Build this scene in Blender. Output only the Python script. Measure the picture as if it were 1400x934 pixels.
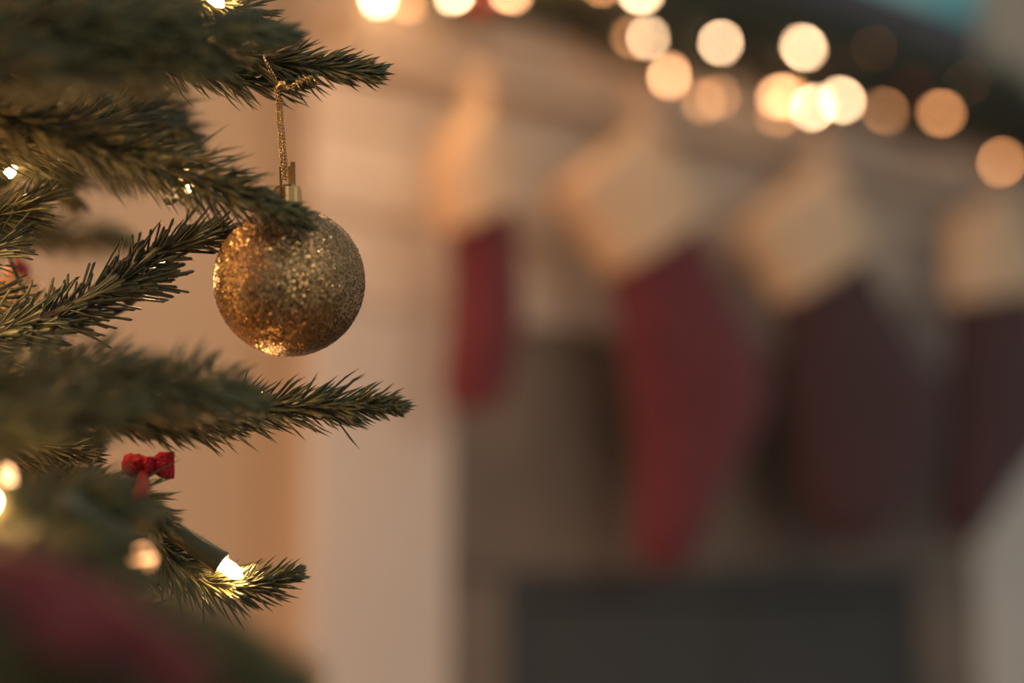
import bpy, bmesh, math, random
import numpy as np
from mathutils import Vector, Matrix

for o in list(bpy.data.objects): bpy.data.objects.remove(o)
sc = bpy.context.scene
col = sc.collection
random.seed(4)
RG = np.random.default_rng(11)

# ------------------------------------------------------------------ camera
F = 50 / 36 * 1400
PITCH = math.radians(8.3)
CAM = Vector((0, 0, 0.75))
FWD = Vector((0, math.cos(PITCH), math.sin(PITCH)))
UP = Vector((0, -math.sin(PITCH), math.cos(PITCH)))
RT = Vector((1, 0, 0))
cd = bpy.data.cameras.new('camera'); cam = bpy.data.objects.new('camera', cd); col.objects.link(cam)
cam.location = CAM; cam.rotation_euler = (math.radians(90) + PITCH, 0, 0)
cd.lens = 50; cd.sensor_width = 36; cd.clip_start = 0.01
cd.dof.use_dof = True; cd.dof.focus_distance = 0.562; cd.dof.aperture_fstop = 1.85
sc.camera = cam

# ------------------------------------------------------------------ world, lights, exposure
w = bpy.data.worlds.new('world'); sc.world = w; w.use_nodes = True
w.node_tree.nodes['Background'].inputs[0].default_value = (1.0, 1.0, 0.99, 1)
w.node_tree.nodes['Background'].inputs[1].default_value = 0.31
sc.view_settings.view_transform = 'Standard'; sc.view_settings.look = 'None'
sc.view_settings.exposure = 0.0; sc.view_settings.gamma = 1; sc.view_settings.use_curve_mapping = False
sc.cycles.use_adaptive_sampling = False
sc.cycles.use_denoising = True
sc.cycles.max_bounces = 5
sc.cycles.sample_clamp_direct = 0
sc.cycles.sample_clamp_indirect = 3

def light(name, kind, loc, power, colr, size=0.3, target=None):
    l = bpy.data.lights.new(name, kind); l.energy = power; l.color = colr
    if kind == 'AREA': l.shape = 'DISK'; l.size = size
    else: l.shadow_soft_size = size
    o = bpy.data.objects.new(name, l); col.objects.link(o); o.location = loc
    if target is not None:
        o.rotation_euler = (Vector(target) - Vector(loc)).to_track_quat('-Z', 'Y').to_euler()
    return o
# a lamp across the room, right of and behind the photographer
light('room_lamp_light', 'AREA', (1.3, -1.0, 1.42), 8.0, (1.0, 0.86, 0.62), 0.35, (0.1, 1.4, 1.0))
# the warm glow of the many strung lamps on the hidden side of the tree, and an added front fill
WG = (1.0, 0.41, 0.13)
light('tree_glow_low', 'POINT', (-0.46, 0.80, 0.50), 3.6, WG, 0.09)
light('tree_glow_high', 'POINT', (-0.50, 0.74, 1.02), 8, WG, 0.09)
light('tree_glow_front', 'POINT', (-0.72, 0.12, 1.30), 7, WG, 0.1)  # added warm fill for chimney top and cuffs, no lamp stands here
light('tree_glow_near', 'POINT', (-0.33, 0.40, 0.74), 2.2, WG, 0.02)

# ------------------------------------------------------------------ pixel helpers: real places along a sight line
def P(px, py, d):
    return CAM + d * (FWD + (px - 700) / F * RT + (467 - py) / F * UP)
WA = math.radians(36.7)
WD = Vector((math.cos(WA), math.sin(WA), 0))
WN = Vector((math.sin(WA), -math.cos(WA), 0))          # out of the wall, to the room
SHELF = 0.15
O_FRONT = Vector((20 / F * 1.555, 1.555, 0))
O_WALL = O_FRONT - SHELF * WN                           # origin of the chimney face, on the floor
def U(px, py, off=0.0):
    """where the sight line meets the plane that stands `off` in front of the chimney face: (along wall, height)"""
    r = P(px, py, 1) - CAM
    t = ((O_WALL + off * WN - CAM).dot(WN)) / r.dot(WN)
    q = CAM + t * r
    return (q - O_WALL).dot(WD), q.z
def WP(u, off, z):
    return O_WALL + u * WD + off * WN + Vector((0, 0, z))

# ------------------------------------------------------------------ materials
def mat(name, base, rough=0.6, metal=0.0, noise=None, bump=0.0, bscale=60, emit=None, estr=0, trans=0, island=None, spec=0.5, sheen=0, sss=0):
    m = bpy.data.materials.new(name); m.use_nodes = True
    nt = m.node_tree; b = nt.nodes['Principled BSDF']
    b.inputs['Base Color'].default_value = (*base, 1); b.inputs['Roughness'].default_value = rough
    b.inputs['Metallic'].default_value = metal; b.inputs['Specular IOR Level'].default_value = spec
    if trans: b.inputs['Transmission Weight'].default_value = trans
    if sheen: b.inputs['Sheen Weight'].default_value = sheen
    if emit:
        b.inputs['Emission Color'].default_value = (*emit, 1); b.inputs['Emission Strength'].default_value = estr
    tc = nt.nodes.new('ShaderNodeTexCoord')
    if noise or island:
        rp = nt.nodes.new('ShaderNodeValToRGB')
        if noise:
            n = nt.nodes.new('ShaderNodeTexNoise'); n.inputs['Scale'].default_value = noise[0]; n.inputs['Detail'].default_value = 4
            nt.links.new(tc.outputs['Object'], n.inputs['Vector']); nt.links.new(n.outputs['Fac'], rp.inputs[0])
            cols = noise[1:]
            rp.color_ramp.elements[0].position = 0.35; rp.color_ramp.elements[1].position = 0.65
        else:
            g = nt.nodes.new('ShaderNodeNewGeometry'); nt.links.new(g.outputs['Random Per Island'], rp.inputs[0]); cols = island
        rp.color_ramp.elements[0].color = (*cols[0], 1); rp.color_ramp.elements[1].color = (*cols[1], 1)
        nt.links.new(rp.outputs[0], b.inputs['Base Color'])
    if bump:
        n2 = nt.nodes.new('ShaderNodeTexNoise'); n2.inputs['Scale'].default_value = bscale
        bp = nt.nodes.new('ShaderNodeBump'); bp.inputs['Strength'].default_value = bump; bp.inputs['Distance'].default_value = 0.01
        nt.links.new(tc.outputs['Object'], n2.inputs['Vector']); nt.links.new(n2.outputs['Fac'], bp.inputs['Height'])
        nt.links.new(bp.outputs[0], b.inputs['Normal'])
    return m

M = {}
M['wall'] = mat('painted_plaster', (0.58, 0.50, 0.40), 0.8, noise=(3, (0.56, 0.47, 0.35), (0.59, 0.50, 0.38)), bump=0.1, bscale=90)
M['board'] = mat('white_painted_wood', (0.66, 0.62, 0.56), 0.55, noise=(5, (0.74, 0.67, 0.58), (0.79, 0.72, 0.63)), bump=0.08, bscale=40)
M['pilaster'] = mat('cream_painted_wood', (0.68, 0.60, 0.53), 0.5, noise=(4, (0.74, 0.69, 0.62), (0.78, 0.73, 0.66)))
M['stone'] = mat('brown_stone', (0.13, 0.1, 0.07), 0.65, noise=(9, (0.19, 0.165, 0.14), (0.27, 0.22, 0.175)), bump=0.3)
M['grout'] = mat('dark_grout', (0.09, 0.08, 0.07), 0.9)
M['black'] = mat('charcoal_iron', (0.072, 0.078, 0.08), 0.75)
M['firebrick'] = mat('sooty_firebrick', (0.09, 0.085, 0.08), 0.9, noise=(12, (0.07, 0.07, 0.068), (0.11, 0.105, 0.1)))
M['floor'] = mat('oak_floor', (0.2, 0.12, 0.07), 0.45, noise=(6, (0.17, 0.10, 0.055), (0.24, 0.15, 0.09)))
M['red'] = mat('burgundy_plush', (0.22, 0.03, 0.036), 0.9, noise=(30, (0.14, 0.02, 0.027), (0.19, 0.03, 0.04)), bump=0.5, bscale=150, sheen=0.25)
M['dark_red'] = mat('dark_burgundy_plush', (0.08, 0.02, 0.024), 0.9, noise=(30, (0.055, 0.024, 0.026), (0.08, 0.028, 0.032)), bump=0.5, bscale=150, sheen=0.2)  # burgundy plush darkened: the weaker light at the right is painted in
M['cuff'] = mat('cream_fleece', (0.70, 0.55, 0.38), 0.95, noise=(60, (0.80, 0.57, 0.36), (0.88, 0.65, 0.43)), bump=0.6, bscale=120)
M['needle'] = mat('spruce_needle', (0.06, 0.08, 0.03), 0.34, island=((0.055, 0.064, 0.038), (0.16, 0.16, 0.062)), spec=0.5)
M['needle_flat'] = mat('flat_plastic_needle', (0.05, 0.065, 0.03), 0.4, island=((0.034, 0.042, 0.026), (0.08, 0.085, 0.042)))
M['bark'] = mat('twig_bark', (0.09, 0.06, 0.035), 0.8, noise=(200, (0.06, 0.04, 0.02), (0.13, 0.09, 0.05)))
M['garland'] = mat('garland_needle', (0.07, 0.08, 0.05), 0.7, island=((0.065, 0.075, 0.06), (0.11, 0.115, 0.085)), spec=0.2)
M['wire'] = mat('green_wire', (0.03, 0.05, 0.03), 0.4)
M['socket'] = mat('green_socket_plastic', (0.055, 0.065, 0.04), 0.35)
M['gold'] = mat('gold_foil', (0.85, 0.6, 0.3), 0.25, 1.0, noise=(1500, (0.45, 0.26, 0.09), (1.0, 0.74, 0.40)))  # two tones paint in the bright spots and dark gaps of the twist
M['cap'] = mat('pale_gold_metal', (0.72, 0.46, 0.19), 0.2, 1.0)
M['bow'] = mat('red_felt', (0.7, 0.02, 0.05), 0.85, noise=(400, (0.62, 0.012, 0.04), (0.78, 0.035, 0.08)), bump=0.6, bscale=900)
M['ribbon'] = mat('crimson_velvet', (0.16, 0.022, 0.03), 0.8, sheen=0.3)
M['amber'] = mat('amber_pearl', (0.80, 0.45, 0.20), 0.3, noise=(40, (0.72, 0.36, 0.14), (0.85, 0.52, 0.26)))
M['berry'] = mat('red_berry', (0.35, 0.03, 0.03), 0.35)
M['tvblack'] = mat('black_plastic', (0.10, 0.10, 0.115), 0.4)
WARM = (1.0, 0.62, 0.30)
def bulbmat(name, s, c): return mat(name, (0.8, 0.6, 0.4), 0.3, emit=c, estr=s)
M['bulb_tree'] = bulbmat('lit_tree_bulb', 170, (1.0, 0.55, 0.22))
M['bulb_soft'] = bulbmat('lit_tree_bulb_soft', 6, (1.0, 0.50, 0.22))
M['bulb_glow'] = bulbmat('lit_amber_bulb', 6, (1.0, 0.42, 0.16))
M['bulb_near'] = bulbmat('lit_near_bulb', 22, (1.0, 0.62, 0.30))
M['b4'] = bulbmat('lit_bulb_full', 230, (1.0, 0.54, 0.24))  # much stronger than the visible bulbs: added fill
M['b3'] = bulbmat('lit_bulb_bright', 50, (1.0, 0.63, 0.35))
M['b2'] = bulbmat('lit_bulb_medium', 27, (1.0, 0.47, 0.21))
M['b1'] = bulbmat('lit_bulb_amber', 20, (1.0, 0.41, 0.15))
M['b0'] = bulbmat('lit_bulb_dim', 8, (1.0, 0.42, 0.16))

# screen: teal picture that fades to dark blue
m = bpy.data.materials.new('lit_screen'); m.use_nodes = True; nt = m.node_tree; b = nt.nodes['Principled BSDF']
tc = nt.nodes.new('ShaderNodeTexCoord'); nz = nt.nodes.new('ShaderNodeTexNoise'); nz.inputs['Scale'].default_value = 5
rp = nt.nodes.new('ShaderNodeValToRGB'); rp.color_ramp.elements[0].color = (0.06, 0.26, 0.26, 1); rp.color_ramp.elements[1].color = (0.26, 0.46, 0.44, 1)
rp.color_ramp.elements[0].position = 0.35; rp.color_ramp.elements[1].position = 0.6
nt.links.new(tc.outputs['Object'], nz.inputs['Vector']); nt.links.new(nz.outputs['Fac'], rp.inputs[0])
nt.links.new(rp.outputs[0], b.inputs['Emission Color']); b.inputs['Emission Strength'].default_value = 0.75
b.inputs['Base Color'].default_value = (0.02, 0.02, 0.02, 1); M['screen'] = m

# glitter: random facet normals on a gold metal, sparkle also painted as random brightness
def glitter(name, base, scale, amt, rough):
    m = bpy.data.materials.new(name); m.use_nodes = True; nt = m.node_tree; b = nt.nodes['Principled BSDF']
    L = nt.links.new
    tc = nt.nodes.new('ShaderNodeTexCoord'); v = nt.nodes.new('ShaderNodeTexVoronoi'); v.inputs['Scale'].default_value = scale
    L(tc.outputs['Object'], v.inputs['Vector'])
    s = nt.nodes.new('ShaderNodeVectorMath'); s.operation = 'SUBTRACT'; s.inputs[1].default_value = (0.5, 0.5, 0.5)
    L(v.outputs['Color'], s.inputs[0])
    k = nt.nodes.new('ShaderNodeVectorMath'); k.operation = 'SCALE'; k.inputs['Scale'].default_value = amt; L(s.outputs[0], k.inputs[0])
    g = nt.nodes.new('ShaderNodeNewGeometry')
    a = nt.nodes.new('ShaderNodeVectorMath'); a.operation = 'ADD'; L(g.outputs['Normal'], a.inputs[0]); L(k.outputs[0], a.inputs[1])
    nn = nt.nodes.new('ShaderNodeVectorMath'); nn.operation = 'NORMALIZE'; L(a.outputs[0], nn.inputs[0]); L(nn.outputs[0], b.inputs['Normal'])
    hs = nt.nodes.new('ShaderNodeHueSaturation'); hs.inputs['Color'].default_value = (*base, 1)
    mp = nt.nodes.new('ShaderNodeMapRange'); mp.inputs['To Min'].default_value = 0.15; mp.inputs['To Max'].default_value = 1.1
    sp = nt.nodes.new('ShaderNodeSeparateColor'); L(v.outputs['Color'], sp.inputs[0]); L(sp.outputs[0], mp.inputs[0]); L(mp.outputs[0], hs.inputs['Value'])
    L(hs.outputs[0], b.inputs['Base Color']); b.inputs['Metallic'].default_value = 0.85; b.inputs['Roughness'].default_value = rough
    return m
M['glitter'] = glitter('gold_glitter', (0.62, 0.39, 0.17), 1500, 0.75, 0.34)
M['flake'] = mat('glitter_flake', (0.85, 0.62, 0.33), 0.22, 0.95, island=((0.26, 0.16, 0.075), (1.0, 0.78, 0.5)))
_r = M['flake'].node_tree.nodes['Color Ramp'].color_ramp
_r.elements[0].position = 0.25; _r.elements[1].position = 0.97
_e = _r.elements.new(0.8); _e.color = (0.58, 0.37, 0.17, 1)  # sparkle painted into the flake colour: most dull, few bright

# ------------------------------------------------------------------ object helpers
def link(o, parent=None):
    col.objects.link(o)
    if parent is not None: o.parent = parent
    return o
def empty(name, loc=(0, 0, 0), rz=0):
    o = bpy.data.objects.new(name, None); o.location = loc; o.rotation_euler = (0, 0, rz); o.empty_display_size = 0.05
    return link(o)
def tag(o, label=None, cat=None, group=None, kind=None):
    for k, v in (('label', label), ('category', cat), ('group', group), ('kind', kind)):
        if v: o[k] = v
    return o
def mesh_np(name, V, Fc, m, parent=None, smooth=True):
    me = bpy.data.meshes.new(name); me.from_pydata(V.tolist() if hasattr(V, 'tolist') else V, [], Fc.tolist() if hasattr(Fc, 'tolist') else Fc)
    me.materials.append(m)
    if smooth: me.polygons.foreach_set('use_smooth', [True] * len(me.polygons))
    me.update()
    o = bpy.data.objects.new(name, me)
    link(o, parent)
    if parent is not None and parent.type != 'EMPTY': pass
    return o
def bm_obj(name, bm, m, parent=None, smooth=False):
    bmesh.ops.recalc_face_normals(bm, faces=bm.faces)
    me = bpy.data.meshes.new(name); bm.to_mesh(me); bm.free(); me.materials.append(m)
    if smooth: me.polygons.foreach_set('use_smooth', [True] * len(me.polygons))
    return link(bpy.data.objects.new(name, me), parent)
def boxbm(x0, x1, y0, y1, z0, z1, bev=0.0, bm=None):
    bm = bm or bmesh.new()
    r = bmesh.ops.create_cube(bm, size=1)
    for v in r['verts']:
        v.co = Vector(((x0 + x1) / 2 + v.co.x * (x1 - x0), (y0 + y1) / 2 + v.co.y * (y1 - y0), (z0 + z1) / 2 + v.co.z * (z1 - z0)))
    if bev:
        es = list({e for v in r['verts'] for e in v.link_edges})
        bmesh.ops.bevel(bm, geom=es, offset=bev, segments=1, affect='EDGES')
    return bm
def box(name, dims, m, parent=None, bev=0.0): return bm_obj(name, boxbm(*dims, bev=bev), m, parent)
def frames(pts):
    """parallel-transported frames along a polyline"""
    pts = [Vector(p) for p in pts]; out = []
    t0 = (pts[1] - pts[0]).normalized(); a = t0.orthogonal().normalized()
    for i, p in enumerate(pts):
        t = (pts[min(i + 1, len(pts) - 1)] - pts[max(i - 1, 0)]).normalized()
        a = (a - a.dot(t) * t).normalized(); out.append((p, t, a, t.cross(a)))
    return out
def smooth_path(pts, n):
    pts = [Vector(p) for p in pts]; out = []
    k = len(pts) - 1
    for i in range(n + 1):
        s = i / n * k; j = min(int(s), k - 1); f = s - j
        p0, p1, p2, p3 = pts[max(j - 1, 0)], pts[j], pts[j + 1], pts[min(j + 2, k)]
        out.append(0.5 * ((2 * p1) + (p2 - p0) * f + (2 * p0 - 5 * p1 + 4 * p2 - p3) * f * f + (3 * p1 - p0 - 3 * p2 + p3) * f ** 3))
    return out
def tube(name, pts, rad, m, parent=None, n=8, cap=True):
    V = []; Fc = []
    fr = frames(pts)
    for i, (p, t, a, c) in enumerate(fr):
        r = rad[i] if hasattr(rad, '__len__') else rad
        for k in range(n):
            th = 2 * math.pi * k / n; V.append(tuple(p + r * (math.cos(th) * a + math.sin(th) * c)))
    for i in range(len(fr) - 1):
        for k in range(n):
            Fc.append((i * n + k, i * n + (k + 1) % n, (i + 1) * n + (k + 1) % n, (i + 1) * n + k))
    if cap: Fc.append(tuple(range(n))[::-1]); Fc.append(tuple((len(fr) - 1) * n + k for k in range(n)))
    return mesh_np(name, V, Fc, m, parent)
def lathe(name, prof, m, parent=None, n=24, mtx=None, smooth=True, ridge=0):
    V = []; Fc = []
    for r, z in prof:
        for k in range(n):
            th = 2 * math.pi * k / n; rr = r * (1 + ridge * (k % 2)) ; V.append(Vector((rr * math.cos(th), rr * math.sin(th), z)))
    for i in range(len(prof) - 1):
        for k in range(n): Fc.append((i * n + k, i * n + (k + 1) % n, (i + 1) * n + (k + 1) % n, (i + 1) * n + k))
    if mtx: V = [mtx @ v for v in V]
    return mesh_np(name, [tuple(v) for v in V], Fc, m, parent, smooth)
def aim(loc, direction):
    return Matrix.Translation(loc) @ Vector(direction).to_track_quat('Z', 'Y').to_matrix().to_4x4()

# ------------------------------------------------------------------ needles
def needles_mesh(name, pts, length, dens, m, parent, width=0.0009, open_ang=42, tip_taper=0.5, seed=0, start=0.0, flat=1.0, bend=0.25, ragged=0.15, blunt=0.72, keep=None):
    """dens = needles per metre of twig; every needle is a bent, tapered three-sided spike"""
    rg = np.random.default_rng(seed)
    fr = frames(pts); n = len(fr)
    seg = np.array([0] + [(fr[i + 1][0] - fr[i][0]).length for i in range(n - 1)]).cumsum(); tot = seg[-1]
    N = int(dens * tot * (1 - start))
    s = (start + (1 - start) * rg.random(N)) * tot
    s = np.concatenate([s, tot * (1 - 0.03 * rg.random(max(8, int(dens * 0.006))))]); N = len(s)
    A = lambda k: np.array([np.array(f[k]) for f in fr])
    p0, t0, a0, c0 = A(0), A(1), A(2), A(3)
    it = lambda arr: np.stack([np.interp(s, seg, arr[:, j]) for j in range(3)], 1)
    p, t, a, c = it(p0), it(t0), it(a0), it(c0)
    th = rg.random(N) * 2 * np.pi
    u = s / tot
    ang = np.radians(open_ang * (1 - 0.55 * np.clip((u - 0.8) / 0.2, 0, 1)) + rg.normal(0, 9, N))
    ln = length * (1 + rg.normal(0, ragged, N)) * (1 - tip_taper * np.clip((u - 0.75) / 0.25, 0, 1) ** 1.5)
    rad = a * np.cos(th)[:, None] + c * np.sin(th)[:, None] * flat
    d = t * np.cos(ang)[:, None] + rad * np.sin(ang)[:, None]
    d /= np.linalg.norm(d, axis=1)[:, None]
    sd = np.cross(d, t); sd /= np.linalg.norm(sd, axis=1)[:, None] + 1e-9
    up = np.cross(sd, d)
    mid = p + d * (ln * blunt)[:, None]
    d2 = d + t * bend * rg.random(N)[:, None] + rg.normal(0, 0.06, (N, 3)); d2 /= np.linalg.norm(d2, axis=1)[:, None]
    tip = mid + d2 * (ln * (1 - blunt))[:, None]
    if keep is not None:
        k_ = keep(mid) & keep(tip); N = int(k_.sum())
        p, d, ln, sd, up, mid, tip = p[k_], d[k_], ln[k_], sd[k_], up[k_], mid[k_], tip[k_]
    W = width
    V = np.empty((N, 7, 3))
    for k in range(3):
        an = 2 * np.pi * k / 3
        off = sd * math.cos(an) * W + up * math.sin(an) * W * 0.7
        V[:, k] = p + off * 0.6; V[:, 3 + k] = mid + off
    V[:, 6] = tip
    base = (np.arange(N) * 7)
    Fs = []
    tris = [(0, 1, 4), (0, 4, 3), (1, 2, 5), (1, 5, 4), (2, 0, 3), (2, 3, 5), (3, 4, 6), (4, 5, 6), (5, 3, 6)]
    Fa = (base[:, None, None] + np.array(tris)[None]).reshape(-1, 3)
    me = bpy.data.meshes.new(name)
    me.vertices.add(N * 7); me.vertices.foreach_set('co', V.reshape(-1).astype(np.float32))
    me.loops.add(Fa.size); me.loops.foreach_set('vertex_index', Fa.reshape(-1).astype(np.int32))
    me.polygons.add(len(Fa)); me.polygons.foreach_set('loop_start', (np.arange(len(Fa)) * 3).astype(np.int32))
    me.polygons.foreach_set('use_smooth', np.ones(len(Fa), bool))
    me.materials.append(m); me.update(calc_edges=True); me.validate()
    o = link(bpy.data.objects.new(name, me), parent); o['kind'] = 'stuff'
    return o

# ================================================================== THE SETTING
def wall_obj(name, u0, u1, v0, v1, z0, z1, m, label=None):
    """box in wall coordinates: u along, v out into the room"""
    o = box(name, (u0, u1, -v1, -v0, z0, z1), m)
    o.location = O_WALL; o.rotation_euler = (0, 0, WA); tag(o, kind='structure', label=label)
    return o
uL = U(413, 600)[0]; uR = U(1325, 650)[0] + 0.22
sL = U(603, 700)[0]; sR = U(1318, 700)[0]; sT = U(740, 455)[1]
oL = U(682, 850)[0]; oR = U(1248, 850)[0]; oT = U(900, 782)[1]
BW = 0.0
print('breast', uL, uR, 'slab', sL, sR, sT, 'opening', oL, oR, oT)
fl = box('floor', (-3, 4, -1.5, 4.5, -0.05, 0), M['floor']); tag(fl, kind='structure')
for k in range(26):
    b_ = box('plank', (-3 + 0.003, 4, -1.5 + k * 0.23 + 0.002, -1.5 + (k + 1) * 0.23 - 0.002, -0.001, 0.006), M['floor'], fl, 0.001)
wall_obj('wall_back_left', uL - 2.4, uL + 0.02, -0.20, -0.12, 0, 2.5, M['wall'])
wall_obj('wall_back_right', uR - 0.02, uR + 2.2, -0.20, -0.12, 0, 2.5, M['wall'])
wall_obj('baseboard_left', uL - 2.4, uL, -0.12, -0.105, 0, 0.12, M['board'])
wall_obj('baseboard_right', uR, uR + 2.2, -0.12, -0.105, 0, 0.12, M['board'])
# chimney breast built round the firebox opening
cb = wall_obj('wall_chimney', uL, uR, -0.12, -0.004, oT, 2.5, M['wall'])
for (a0, a1) in ((uL, oL), (oR, uR)):
    o = box('masonry', (a0, a1, 0.004, 0.12, 0, oT), M['wall'], cb)
# painted boards on the chimney, above the stone
z = sT + 0.005
while z < 1.30:
    box('board', (uL, uR, -0.014, 0.004, z, z + 0.098), M['board'], cb, 0.003); z += 0.105
# cream pilasters either side of the stone
for (a0, a1) in ((uL, sL), (sR, uR)):
    p_ = box('pilaster', (a0, a1, -0.022, 0.004, 0, sT + 0.0), M['pilaster'], cb, 0.003)
    box('plinth', (a0 - 0.0, a1 + 0.0, -0.032, -0.020, 0, 0.14), M['pilaster'], p_, 0.003)
# stone tiles: header row and legs
def tiles(u0, u1, z0, z1, nu, nz):
    for i in range(nu):
        for j in range(nz):
            du = (u1 - u0) / nu; dz = (z1 - z0) / nz
            box('stone_tile', (u0 + i * du + 0.002, u0 + (i + 1) * du - 0.002, -0.016 - 0.003 * random.random(), 0.004, z0 + j * dz + 0.002, z0 + (j + 1) * dz - 0.002), M['stone'], cb, 0.002)
box('grout', (sL, sR, -0.008, 0.004, oT, sT), M['grout'], cb)
tiles(sL, sR, oT, sT, 4, 1)
tiles(sL, oL, 0, oT, 1, 3); tiles(oR, sR, 0, oT, 1, 3)
hearth = wall_obj('floor_hearth', sL - 0.1, sR + 0.1, 0.0, 0.35, 0, 0.05, M['stone'])

# fireplace insert
ins = empty('fireplace_insert', WP((oL + oR) / 2, 0, 0.05), WA)
tag(ins, 'charcoal iron fireplace insert with twin doors set in the brown stone surround', 'fireplace')
hw = (oR - oL) / 2; ih = oT - 0.05
bm = boxbm(-hw, hw, 0.10, 0.115, 0, ih); box_ = bm_obj('firebox', bm, M['firebrick'], ins)
for (x0, x1, z0, z1) in ((-hw, -hw + 0.03, 0, ih), (hw - 0.03, hw, 0, ih), (-hw + 0.03, hw - 0.03, ih - 0.03, ih), (-hw + 0.03, hw - 0.03, 0, 0.03)):
    box('frame', (x0, x1, -0.012, 0.03, z0, z1), M['black'], ins, 0.002)
for s in (-1, 1):
    d_ = box('door', (min(0.003 * s, s * (hw - 0.034)), max(0.003 * s, s * (hw - 0.034)), -0.006, 0.004, 0.034, ih - 0.034), M['black'], ins, 0.003)
    box('handle', (s * 0.03 - 0.006, s * 0.03 + 0.006, -0.03, -0.006, ih * 0.45, ih * 0.6), M['black'], d_, 0.002)

# mantel shelf
zt = U(720, 45, SHELF)[1]; print('mantel bottom', zt)
mant = empty('mantel_shelf', WP(0, 0, zt), WA)
tag(mant, 'white painted mantel shelf with stepped moulding under the lit garland', 'mantel')
ml, mr = uL - 0.02, uR + 0.03
box('shelf_board', (ml, mr, -SHELF, -0.012, 0.0, 0.035), M['board'], mant, 0.004)
box('moulding', (ml + 0.02, mr - 0.02, -SHELF + 0.025, -0.012, -0.022, 0.0), M['board'], mant, 0.004)
box('moulding', (ml + 0.03, mr - 0.03, -SHELF + 0.06, -0.012, -0.045, -0.022), M['board'], mant, 0.004)

# television
t0 = U(1345, 75, 0.05); tz = t0[1] - 0.0; tr = t0[0]; print('tv', t0)
tvu0 = tr - 1.0
tv = empty('television', WP(tvu0, 0.0, tz), WA)
tag(tv, 'wall television above the mantel showing a teal picture', 'television')
box('housing', (0, 1.0, -0.048, -0.014, 0, 0.58), M['tvblack'], tv, 0.004)
box('screen', (0.03, 0.985, -0.0505, -0.046, 0.055, 0.56), M['screen'], tv)

# ================================================================== GARLAND ON THE MANTEL
gar = empty('mantel_garland', WP(0, SHELF, zt + 0.035))
tag(gar, 'dark green needle garland with red berries lying along the mantel shelf', 'garland')
gp = []
for i in range(41):
    u = ml + 0.02 + (mr - ml - 0.04) * i / 40
    gp.append(WP(u, SHELF + 0.0 + 0.010 * math.sin(u * 17), zt + 0.062 + 0.010 * math.sin(u * 23 + 1)) - gar.location)
tube('stem', gp, 0.006, M['bark'], gar)
def clear_of_shelf(q):
    g = q + np.array(gar.location - O_WALL); v_ = g @ np.array(WN)
    return (v_ > 0.065) & ((g[:, 2] > zt + 0.037) | (v_ > SHELF + 0.002))
needles_mesh('needles', gp, 0.066, 9000, M['garland'], gar, width=0.0032, open_ang=68, tip_taper=0.1, seed=5, ragged=0.25, keep=clear_of_shelf)
for (px, py) in ((655, 6), (640, -12), (668, -2), (1140, 90), (1245, 120)):
    u, zz = U(px, py, SHELF + 0.06)
    bm = bmesh.new(); bmesh.ops.create_icosphere(bm, subdivisions=2, radius=0.011)
    o = bm_obj('berry', bm, M['berry'], gar, True); o.location = WP(u, SHELF + 0.06, zz) - gar.location

gl = empty('garland_lights', WP(0, SHELF, zt + 0.035))
tag(gl, 'string of warm white mini lights woven through the mantel garland', 'string lights')
BL = [(517, -3, 'b3', 1), (556, 4, 'b0', 1), (620, -8, 'b3', 1), (697, -10, 'b2', 1), (822, -20, 'b1', 1), (876, -10, 'b3', 1),
      (887, 52, 'b3', 1), (866, 52, 'b0', 1), (915, 104, 'b2', 1), (985, 60, 'b3', 1), (962, 138, 'b0', 1), (982, 133, 'b0', 1),
      (1099, 65, 'b3', .93), (1066, 132, 'b2', 1), (1080, 134, 'b1', 1), (1112, 147, 'b3', .9), (1151, 137, 'b3', .93), (1065, 156, 'b0', 1),
      (1210, 152, 'b0', 1), (1287, 155, 'b1', 1), (1369, 222, 'b1', 1), (1196, 66, 'b0', .3), (1323, 113, 'b0', .3), (462, -46, 'b4', 1)] + [(462 + 40 * k, -50 - 9 * (k % 3), 'b4', 1) for k in range(1, 10)]  # row above the frame: bulbs added as warm fill on cuffs and boards
wp = []
for i, (px, py, mk, s) in enumerate(BL):
    off = SHELF + 0.075
    u, zz = U(px, py, off)
    loc = WP(u, off, zz) - gl.location
    tilt = Vector((random.uniform(-1, 1), random.uniform(-.5, .5), random.uniform(-1, 1)))
    mt = aim((0, 0, 0), tilt)
    r = 0.0036 * s
    o = lathe('bulb', [(0.0001, -0.007 * s), (r * .8, -0.0065 * s), (r, -0.003 * s), (r, 0.003 * s), (r * .7, 0.006 * s), (0.0001, 0.008 * s)], M[mk], gl, 10, mt)
    o.location = loc
    d = Vector(mt.col[2][:3])
    so = lathe('socket', [(0.0001, -0.0001), (0.0034, 0), (0.004, 0.012), (0.0001, 0.013)], M['socket'], gl, 8, aim(-d * 0.019 * 1.0, d)); so.location = loc
    wp.append((u, loc - d * 0.019))
wp.sort(key=lambda q: q[0])
tube('wire', smooth_path([q[1] for q in wp], 160), 0.0012, M['wire'], gl, 6)

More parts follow.
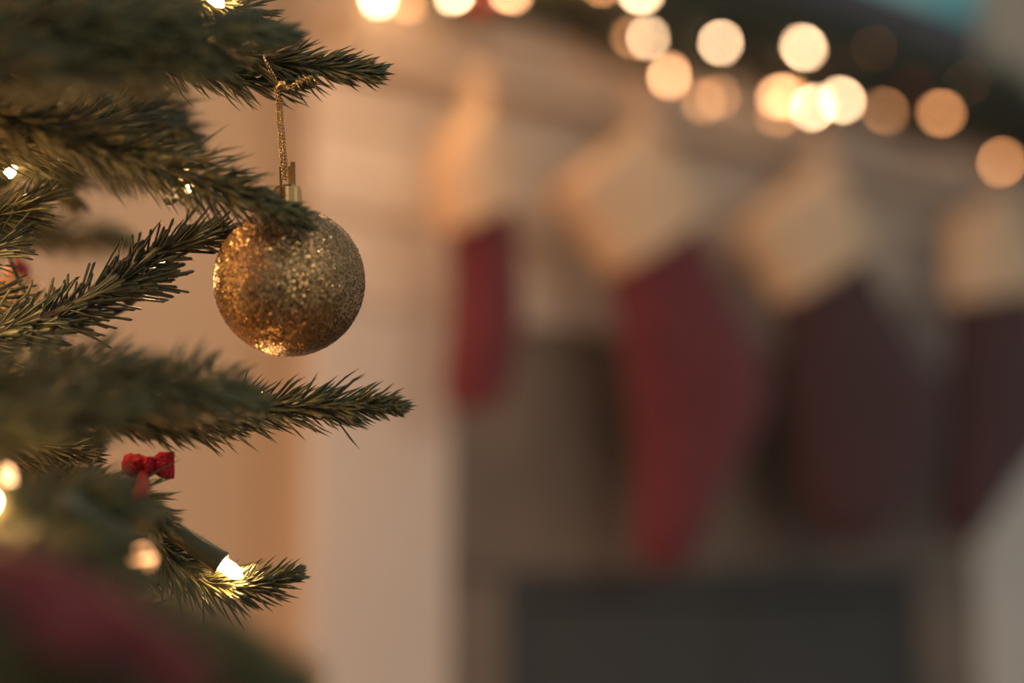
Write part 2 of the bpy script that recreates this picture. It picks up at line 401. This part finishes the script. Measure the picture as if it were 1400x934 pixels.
# ================================================================== STOCKINGS
def stocking(label, cuff, leg, off, hang, thick=0.028, body='red'):
    """cuff, leg: (left, right) sight-line pairs down the stocking, met with the plane `off` in front of the chimney"""
    hu, hz = U(hang[0], hang[1], off)
    root = empty('christmas_stocking', WP(hu, off, hz), WA)
    tag(root, label, 'stocking', 'stockings hanging from the mantel')
    def ringpath(pairs, th, m, name, lo=0, closed_end=True, open_top=True, n=24, wav=0.0):
        rows = []
        for (l, r) in pairs:
            a = Vector((*U(*l, off),)); b = Vector((*U(*r, off),)); rows.append((a, b))
        # refine
        k = 6; fine = []
        mids = smooth_path([Vector((a.x, a.y, 0)) for a, b in rows], k * (len(rows) - 1)); mr_ = smooth_path([Vector((b.x, b.y, 0)) for a, b in rows], k * (len(rows) - 1))
        V = []; Fc = []
        N = len(mids)
        for i in range(N):
            a, b = mids[i], mr_[i]; c = (a + b) / 2; h = (b - a) / 2
            tt = th * (1 if not closed_end else math.sqrt(max(0.02, 1 - max(0, (i / (N - 1) - 0.75) / 0.25) ** 2)))
            for q in range(n):
                an = 2 * math.pi * q / n
                e = 0.8
                cs = math.copysign(abs(math.cos(an)) ** e, math.cos(an)); sn = math.sin(an)
                wv = 1 + wav * random.uniform(-1, 1)
                V.append((c.x + h.x * cs * wv - hu, -tt * sn * wv, c.y + h.y * cs * wv - hz))
        for i in range(N - 1):
            for q in range(n): Fc.append((i * n + q, i * n + (q + 1) % n, (i + 1) * n + (q + 1) % n, (i + 1) * n + q))
        Fc.append(tuple((N - 1) * n + q for q in range(n)))
        if not open_top: Fc.append(tuple(range(n))[::-1])
        return mesh_np(name, V, Fc, m, root)
    ringpath(leg, thick, M[body], 'stocking_body')
    ringpath(cuff, thick + 0.012, M['cuff'], 'cuff', closed_end=False, wav=0.02, open_top=False)
    cu = U(*cuff[0][1], off)
    tx, tzz = cu[0] - hu - 0.012, cu[1] - hz - 0.004
    lp = smooth_path([(tx, 0.004, tzz), (-0.006, 0.003, -0.02), (0, 0, 0.012), (0.006, -0.003, -0.02), (tx + 0.006, -0.004, tzz)], 24)
    tube('hanging_loop', lp, 0.004, M['cuff'], root)
    hk = smooth_path([(0, -0.0, -0.002), (0, 0.010, 0.008), (0, 0.0, 0.020), (0, -0.004, zt - hz - 0.012), (0, 0.0, zt - hz + 0.001)], 16)
    tube('hook', hk, 0.0015, M['black'], root, 6)
    return root
SO = SHELF - 0.005
stocking('leftmost burgundy stocking, narrow and turned edgeways, with cream cuff',
         [((598, 215), (652, 135)), ((592, 265), (682, 215)), ((604, 322), (700, 280))],
         [((618, 300), (692, 262)), ((621, 380), (706, 350)), ((618, 450), (708, 430)), ((612, 505), (700, 500)), ((614, 545), (685, 545)), ((628, 562), (660, 562))], SO, (652, 105))
stocking('long burgundy stocking with wide tilted cream cuff, second from the left',
         [((752, 268), (876, 165)), ((795, 320), (918, 222)), ((832, 378), (958, 292))],
         [((828, 345), (935, 265)), ((845, 430), (982, 375)), ((858, 500), (1020, 450)), ((866, 570), (1050, 520)), ((872, 630), (1032, 590)), ((872, 690), (985, 670)), ((872, 745), (958, 740)), ((892, 782), (930, 782))], SO, (874, 120))
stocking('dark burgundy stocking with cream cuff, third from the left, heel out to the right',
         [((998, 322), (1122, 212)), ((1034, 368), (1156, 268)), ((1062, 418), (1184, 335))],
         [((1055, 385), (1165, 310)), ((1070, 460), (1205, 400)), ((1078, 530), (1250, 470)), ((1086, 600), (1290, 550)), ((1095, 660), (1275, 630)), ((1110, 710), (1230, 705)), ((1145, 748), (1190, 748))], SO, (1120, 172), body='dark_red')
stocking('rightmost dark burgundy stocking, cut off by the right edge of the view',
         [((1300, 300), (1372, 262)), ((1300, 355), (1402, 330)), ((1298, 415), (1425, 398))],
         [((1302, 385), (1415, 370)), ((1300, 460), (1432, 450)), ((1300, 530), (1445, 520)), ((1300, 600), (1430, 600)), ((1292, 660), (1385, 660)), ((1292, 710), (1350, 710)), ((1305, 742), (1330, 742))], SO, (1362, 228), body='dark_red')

# ================================================================== THE CHRISTMAS TREE
TR = Vector((-0.72, 0.62, 0.0))
tree = empty('christmas_tree', TR)
tag(tree, 'green Christmas tree with dense needled boughs along the left edge', 'tree')
tube('trunk', [(0, 0, 0.0), (0.005, 0, 0.8), (0, 0.005, 1.5), (0, 0, 2.0)], [0.035, 0.028, 0.018, 0.006], M['bark'], tree, 12)
lathe('tree_stand', [(0.0001, 0.006), (0.19, 0.006), (0.20, 0.02), (0.06, 0.05), (0.05, 0.12), (0.036, 0.12)], M['socket'], tree, 24)
BC = [0]
def branch(px_pts, length=0.0135, dens=3000, m='needle', width=0.00062, ang=40, flat=1.0, taper=0.5, n=40, root_to_trunk=True, stem=0.0014, bend=0.3, ragged=0.15, start=0.0):
    pts = [P(*q) - TR for q in px_pts]
    core = smooth_path(pts, n)
    length *= 1.3; dens *= 1.15; width *= 1.12
    br = tube('branch', core, [stem * (1.5 - i / len(core)) for i in range(len(core))], M['bark'], tree, 6)
    BC[0] += 1
    needles_mesh('needles', core, length, dens, M[m], br, width=width, open_ang=ang, tip_taper=taper, seed=100 + BC[0], flat=flat, bend=bend, ragged=ragged, start=start, blunt=0.95 if m == 'needle_flat' else 0.72)
    return br
# top bough, sharp at its tip
branch([(-330, 60, .50), (60, 66, .52), (200, 72, .545), (300, 74, .560), (390, 88, .564), (450, 94, .563), (500, 98, .562)], dens=4200, length=.0165)
branch([(170, 55, .555), (260, 90, .563), (330, 108, .566), (400, 112, .566)], length=.014, dens=2600, ang=30)
branch([(-300, 20, .45), (0, 40, .46), (150, 38, .47), (280, 40, .49), (385, 48, .515)], length=.0155, dens=4600)
branch([(-200, 90, .44), (0, 95, .45), (120, 95, .47), (200, 90, .48), (300, 86, .50)], length=.014, dens=4200)
branch([(120, -50, .55), (230, -15, .556), (310, 10, .558), (352, 30, .56)], length=.0145, dens=3600, ang=50)
branch([(60, -40, .60), (160, -20, .62), (230, 0, .62)], length=.016, dens=3000)
# second bough, coming in front of the bauble
branch([(-300, 110, .50), (-60, 145, .515), (120, 195, .528), (240, 235, .534), (330, 270, .534), (380, 288, .533), (400, 296, .533)], length=.0165, dens=4400, ang=42)
branch([(-200, 200, .53), (0, 190, .545), (120, 175, .565), (200, 160, .60), (250, 185, .62)], length=.018, dens=3600)
branch([(0, 140, .60), (90, 130, .61), (180, 160, .62), (248, 190, .63)], length=.020, dens=3200)
branch([(60, 150, .60), (150, 190, .60), (230, 215, .59)], length=.018, dens=2600)
# left edge cluster
branch([(-200, 250, .60), (-40, 240, .61), (60, 235, .62), (90, 262, .63)], length=.018, dens=3200)
branch([(-200, 300, .56), (-60, 300, .565), (20, 290, .57), (60, 268, .575)], length=.015, dens=3200)
branch([(-150, 330, .70), (0, 320, .74), (90, 322, .76), (162, 330, .77)], length=.017, dens=3600)
branch([(-160, 380, .55), (-60, 360, .558), (-20, 345, .56), (15, 330, .562)], length=.014, dens=2400, m='needle_flat')
branch([(-160, 420, .55), (-70, 412, .556), (-25, 410, .56)], length=.016, dens=2200, m='needle_flat', taper=0.1)
# the bough with chopped flat needles, rising to the lit tip
branch([(-200, 540, .55), (-20, 482, .56), (70, 440, .564), (130, 410, .566), (190, 368, .566), (240, 340, .565), (272, 328, .565)], length=.0135, dens=2100, m='needle_flat', width=.00082, ang=38, taper=.1, ragged=.25)
branch([(-60, 470, .555), (60, 432, .56), (140, 398, .562), (190, 385, .562)], length=.014, dens=1700, m='needle_flat', width=.0008, ang=32, taper=.1, ragged=.25)
branch([(150, 370, .566), (215, 345, .568), (268, 326, .57), (312, 322, .57)], length=.012, dens=2300, m='needle', width=.0006, ang=34, taper=.3)
branch([(-120, 440, .58), (0, 448, .585), (80, 430, .59)], length=.016, dens=3200)
# lower bough: blurred bulk in front, sharp tip behind it
branch([(-300, 560, .46), (0, 540, .465), (120, 536, .475), (220, 530, .485), (300, 536, .505), (345, 548, .52)], length=.0155, dens=5000, ang=48)
branch([(-300, 540, .43), (-50, 590, .44), (80, 570, .45), (170, 560, .46)], length=.0145, dens=4200)
branch([(-300, 500, .50), (-50, 520, .50), (100, 500, .50), (200, 505, .505)], length=.0135, dens=3400, ang=48)
branch([(80, 560, .52), (250, 566, .545), (350, 562, .558), (440, 556, .560), (500, 554, .556), (536, 556, .552)], length=.0135, dens=5000, ang=36, taper=.55)
branch([(150, 575, .53), (260, 580, .55), (330, 575, .56)], length=.012, dens=3600, ang=34)
# thin twig behind the bow
branch([(-200, 590, .56), (0, 600, .565), (60, 612, .566), (110, 622, .566)], length=.0145, dens=2800, ang=28)
branch([(-160, 640, .57), (0, 620, .575), (60, 640, .575), (90, 660, .575)], length=.017, dens=2600, ang=40)
# low foreground bulk and lit sprigs
branch([(-300, 700, .40), (-50, 720, .42), (60, 700, .44), (140, 690, .45), (190, 700, .46)], length=.014, dens=4200, ang=48)
branch([(-250, 760, .38), (-50, 770, .40), (60, 760, .42), (150, 770, .44), (185, 775, .46)], length=.0145, dens=4200, ang=48)
branch([(-200, 640, .46), (0, 680, .47), (60, 690, .48), (110, 670, .49)], length=.0145, dens=3400)
branch([(-60, 700, .52), (80, 680, .53), (170, 680, .54), (215, 705, .54)], length=.0155, dens=3600)
# curled sprig holding the lit lamp
branch([(90, 660, .54), (170, 690, .555), (215, 745, .562), (265, 790, .564), (320, 803, .563), (365, 796, .561), (398, 787, .560)], length=.0135, dens=3600, ang=40, taper=.6)
branch([(120, 700, .56), (180, 740, .568), (230, 770, .572), (280, 800, .572)], length=.0125, dens=2800, ang=46)
# very near boughs, only a dark haze
branch([(-300, 900, .30), (-50, 960, .31), (120, 950, .32), (250, 930, .33), (380, 935, .34)], length=.016, dens=9000, ang=62)
branch([(-300, 840, .33), (-50, 860, .34), (120, 860, .35), (250, 870, .36), (330, 890, .36)], length=.013, dens=8000, ang=60)
for q in ([(-200, 10, .64), (0, 5, .66), (120, 0, .68), (230, 30, .68)], [(-200, 120, .62), (0, 120, .64), (120, 115, .66), (190, 120, .67)], [(-150, 200, .62), (0, 210, .64), (120, 220, .65), (200, 240, .65)],
          [(-150, -20, .50), (40, -10, .50), (160, 0, .51), (240, 20, .52)], [(-150, 600, .60), (0, 590, .61), (120, 600, .62)], [(-150, 660, .60), (0, 660, .61), (120, 680, .61), (200, 720, .60)],
          [(-150, 740, .56), (0, 740, .57), (120, 740, .57), (200, 780, .57)], [(-150, 820, .50), (0, 820, .50), (120, 810, .50), (190, 830, .49)], [(-150, 900, .46), (0, 890, .46), (140, 880, .46), (250, 890, .46)],
          [(-150, 500, .60), (0, 510, .61), (90, 500, .62)], [(-150, 290, .62), (0, 300, .63), (50, 310, .64)], [(-150, 690, .50), (0, 700, .50), (100, 730, .50), (170, 760, .51)]):
    branch(q, length=.016, dens=4200, ang=50)
# the unseen bulk of the tree, boughs fanning out from the trunk
rr = random.Random(9)
for k in range(70):
    h = rr.uniform(0.25, 1.8); L = (2.0 - h) * 0.42 + 0.05; th = rr.uniform(0, 2 * math.pi)
    e = Vector((math.cos(th) * L, math.sin(th) * L, h - 0.02 + rr.uniform(-.05, .03)))
    a = Vector((0, 0, h + 0.02)); mid = (a + e) / 2 + Vector((0, 0, 0.025))
    pts = smooth_path([a, mid, e], 10); ok = True
    for q in pts + [e * 1.03]:
        r = q + TR - CAM; dd = r.dot(FWD)
        if dd > 0.03:
            x = 700 + r.dot(RT) / dd * F; y = 467 - r.dot(UP) / dd * F
            mg = 0.03 * F / dd
            if x > -mg - (20 if dd < .62 else -60) and -mg < y < 934 + mg: ok = False
        if (q + TR - O_WALL).dot(WN) < 0.0 and (q + TR - O_WALL).dot(WD) > uL - 0.03: ok = False
        if (q + TR - O_WALL).dot(WN) < -0.08: ok = False
    if not ok: continue
    br = tube('branch', pts, [0.006 * (1.2 - i / 10) for i in range(len(pts))], M['bark'], tree, 6)
    needles_mesh('needles', pts, 0.026, 1100, M['needle'], br, width=0.0011, open_ang=50, seed=400 + k)

# ================================================================== LIGHTS ON THE TREE
tl = empty('tree_lights', TR)
tag(tl, 'string of warm mini lights with green sockets wound through the tree boughs', 'string lights')
def mini(px, py, d, direction, mk='bulb_tree', s=1.0):
    loc = P(px, py, d) - TR; dr = (RT * direction[0] + UP * direction[1] + FWD * direction[2]).normalized()
    so = lathe('socket', [(0.0001, -0.0215 * s), (0.0026 * s, -0.0215 * s), (0.0034 * s, -0.020 * s), (0.0036 * s, -0.012 * s), (0.0041 * s, -0.002 * s), (0.0043 * s, -0.0008 * s), (0.0041 * s, 0), (0.0028 * s, 0.0001), (0.0026 * s, -0.001)], M['socket'], tl, 20, aim(loc, dr))
    lathe('bulb', [(0.0001, -0.001), (0.0024 * s, -0.001), (0.0025 * s, 0.003 * s), (0.0021 * s, 0.0062 * s), (0.0008 * s, 0.0078 * s), (0.0001, 0.0082 * s)], M[mk], so, 16, aim(loc, dr))
    return loc - dr * 0.0215 * s
ends = []
ends.append(mini(304, 771, .556, (0.84, -0.56, -0.05), s=1.15))
ends.append(mini(13, 662, .45, (-0.2, 1, 0.1), 'bulb_soft', 0.75))
ends.append(mini(5, 728, .44, (0.1, 1, 0.1), 'bulb_near', 0.9))
ends.append(mini(176, 748, .45, (0.6, -0.6, 0.5), 'bulb_glow', 1.35))
ends.append(mini(212, 376, .592, (0.6, 0.6, 0.1), s=.8))
ends.append(mini(284, -12, .545, (0.5, -0.5, 0.2)))
ends.append(mini(10, 240, .60, (0.5, 0.6, 0.2), s=.6))
ends.append(mini(-30, 430, .56, (0.6, 0.6, 0.2)))
ends.append(mini(-60, 90, .58, (0.6, 0.6, 0.2)))
ends.append(mini(-45, 700, .41, (0.6, 0.3, 0.2)))
for q in ((-34, 470, .525), (-44, 360, .53), (350, 545, .580), (258, 258, .549)): mini(*q, (0.6, 0.3, -0.3), s=.55 if q[0] > 0 else 1.0)  # extra unwired bulbs, added out of sight to light bauble and bough tip
order = [8, 5, 6, 4, 7, 9, 1, 2, 3, 0]
wpts = []
for i in order:
    e = ends[i]; wpts.append(e + Vector((-0.0, 0.004, -0.001))); 
    if i != order[-1]: wpts.append(P(62, 440, .574) - TR if i in (6, 4) else (e + ends[order[order.index(i) + 1]]) / 2 + Vector((-0.05, 0.03, -0.015)))
tube('wire', smooth_path(wpts, 200), 0.0009, M['wire'], tl, 6)

# ================================================================== GLITTER BAUBLE
BCt = P(396, 385, .562); BR = 102.5 / F * .562
ball = empty('glitter_bauble', BCt)
tag(ball, 'gold glitter bauble hanging in sharp focus from the top bough', 'ornament')
ball.rotation_euler = (0, math.radians(-2.5), 0)
bm = bmesh.new(); bmesh.ops.create_uvsphere(bm, u_segments=96, v_segments=64, radius=BR)
bm_obj('ball', bm, M['glitter'], ball, True)
N = 15000
d = RG.normal(size=(N, 3)); d /= np.linalg.norm(d, axis=1)[:, None]
nrm = d + RG.normal(0, 0.24, (N, 3)); nrm /= np.linalg.norm(nrm, axis=1)[:, None]
t1 = np.cross(nrm, RG.normal(size=(N, 3))); t1 /= np.linalg.norm(t1, axis=1)[:, None]; t2 = np.cross(nrm, t1)
r = RG.uniform(0.00012, 0.00030, N)[:, None]
ctr = d * (BR + RG.uniform(0.0, 0.00025, N)[:, None])
V = np.empty((N, 5, 3))
for k in range(5):
    V[:, k] = ctr + r * (math.cos(k * 2 * math.pi / 5) * t1 + math.sin(k * 2 * math.pi / 5) * t2)
o = mesh_np('glitter', V.reshape(-1, 3), (np.arange(N)[:, None] * 5 + np.arange(5)[None]), M['flake'], ball, False); o['kind'] = 'stuff'
zc = BR - 0.0008
cp = lathe('cap', [(0.0056, zc - 0.0006), (0.0058, zc + 0.0008), (0.0052, zc + 0.0012), (0.0052, zc + 0.0086), (0.0047, zc + 0.0094), (0.0001, zc + 0.0096)], M['cap'], ball, 28, smooth=False, ridge=0.05)
# bracket: a flat bent tab with a slot
bz = zc + 0.0092
bm = bmesh.new()
for (x0, x1, z0, z1) in ((-0.0023, -0.0012, 0, .0088), (0.0012, 0.0023, 0, .0088), (-0.0012, 0.0012, .0072, .0088), (-0.0023, 0.0023, -.0005, .0008)):
    boxbm(x0 - .0008, x1 - .0008, -0.0004, 0.0004, bz + z0, bz + z1, bm=bm)
bm_obj('bracket', bm, M['cap'], cp)
bm = boxbm(0.0010, 0.0030, 0.0014, 0.0018, bz - .0002, bz + 0.011)
bm_obj('tab', bm, M['cap'], cp)
# twisted golden cord: two strands up to the bough, knot and loose ends
inv = Matrix.Translation(BCt) @ ball.rotation_euler.to_matrix().to_4x4(); inv = inv.inverted()
def strand(name, pix, rad=0.00042, twist=2600, parent=ball):
    pts = smooth_path([inv @ P(*q) for q in pix], 60 * len(pix)); fr = frames(pts); s = 0
    two = ([], [])
    for i, (p, t, a, c) in enumerate(fr):
        if i: s += (p - fr[i - 1][0]).length
        for j in (0, 1):
            th = s * twist + j * math.pi; two[j].append(p + 0.00045 * (math.cos(th) * a + math.sin(th) * c))
    V = []
    o = tube(name, two[0], rad * .8, M['gold'], parent, 6)
    tube('ply', two[1], rad * .8, M['gold'], o, 6)
    return o
strand('cord', [(388, 246, .562), (386, 225, .562), (382, 180, .5615), (379, 130, .5605), (377, 112, .558), (372, 100, .555), (362, 80, .554), (366, 70, .562), (374, 85, .570), (379, 112, .567), (383, 132, .5635), (387, 180, .563), (391, 225, .5635), (391, 246, .5625)], twist=2300)
kn = [(379, 118, .557), (386, 112, .553), (392, 120, .553), (400, 117, .553), (408, 112, .553), (416, 108, .553), (428, 105, .553)]
strand('knot', kn, 0.0006, 1800)
for q in range(7):
    x = 400 + q * 4.5; yy = 116 - q * 2
    dx, dy = random.uniform(-3, 7), random.choice((-1, 1)) * random.uniform(5, 10)
    tube('thread', [inv @ P(x, yy, .553), inv @ P(x + dx * .6, yy + dy * .6, .551), inv @ P(x + dx, yy + dy, .553)], 0.00028, M['gold'], ball, 5)

# ================================================================== RED BOW, RIBBON, AMBER ORNAMENT
bow = empty('red_bow', P(203, 637, .549))
tag(bow, 'small pinched red felt bow on the twig under the long lower bough', 'bow')
def bowlobe(name, xs, seed):
    rg = random.Random(seed); V = []; Fc = []; n = 28
    for i, (x, yc, h, th) in enumerate(xs):
        for k in range(n):
            an = 2 * math.pi * k / n
            w_ = 1 + 0.10 * math.sin(an * 5 + x * 0.25 + seed) + rg.uniform(-.03, .03)
            q = P(203 + (x - 203) + (rg.uniform(-1.3, 1.3) if i == len(xs) - 1 else 0), yc - h * math.sin(an) * w_, .549 + th * math.cos(an) * w_) - bow.location
            V.append(tuple(q))
    for i in range(len(xs) - 1):
        for k in range(n): Fc.append((i * n + k, i * n + (k + 1) % n, (i + 1) * n + (k + 1) % n, (i + 1) * n + k))
    Fc.append(tuple(range(n))); Fc.append(tuple((len(xs) - 1) * n + k for k in range(n)))
    return mesh_np(name, V, Fc, M['bow'], bow)
bowlobe('bow_loop', [(206, 636, 9, .0022), (200, 636, 11, .003), (190, 636, 15, .004), (178, 636, 15.5, .004), (170, 637, 13, .0034), (167, 638, 7, .002)], 1)
bowlobe('bow_loop', [(204, 636, 9, .0022), (210, 636, 11, .003), (218, 636, 17, .0036), (228, 636, 18.5, .0034), (236, 636, 18, .003), (238.5, 636, 17.5, .0028), (238, 636, 15, .0022)], 2)
tube('knot', [P(203, 625, .546) - bow.location, P(204, 636, .5453) - bow.location, P(205, 648, .546) - bow.location], [0.0015, 0.002, 0.0015], M['bow'], bow)
tube('tail', [P(*q) - bow.location for q in ((196, 650, .544), (193, 675, .515), (188, 700, .49), (184, 725, .48))], [.0022, .003, .0032, .002], M['berry'], bow)

def strip(name, pix, wv, m, parent, th=0.0012):
    pts = smooth_path([P(*q) - parent.location for q in pix], 40); V = []; Fc = []
    for i, p in enumerate(pts):
        t = (pts[min(i + 1, 40)] - pts[max(i - 1, 0)]).normalized(); a = t.cross(FWD).normalized()
        a = (a + 0.5 * FWD * math.sin(i * 0.35)).normalized(); nn = t.cross(a) * th
        V += [tuple(p + a * wv / 2 + nn), tuple(p - a * wv / 2 + nn), tuple(p - a * wv / 2 - nn), tuple(p + a * wv / 2 - nn)]
    for i in range(len(pts) - 1):
        for k in range(4): Fc.append((i * 4 + k, i * 4 + (k + 1) % 4, i * 4 + 4 + (k + 1) % 4, i * 4 + 4 + k))
    return mesh_np(name, V, Fc, m, parent)
rb = empty('velvet_ribbon', P(60, 830, .31))
tag(rb, 'wide crimson velvet ribbon, blurred, across the lowest left bough', 'ribbon')
strip('ribbon_band', [(-250, 740, .33), (-80, 770, .32), (20, 800, .31), (110, 850, .31), (190, 890, .31), (260, 960, .32)], 0.018, M['ribbon'], rb)

am = empty('amber_bauble', P(22, 425, .66))
tag(am, 'blurred amber bauble with a pink top hanging behind the left boughs', 'ornament')
bm = bmesh.new(); bmesh.ops.create_uvsphere(bm, u_segments=48, v_segments=32, radius=0.017); bm_obj('ball', bm, M['amber'], am, True)
lathe('cap', [(0.0055, 0.0155), (0.0055, 0.021), (0.003, 0.023), (0.0001, 0.023)], M['berry'], am, 20)
tube('cord', [(0, 0, 0.022), (0.003, 0, 0.035), (0.004, 0, 0.052)], 0.0007, M['gold'], am, 6)
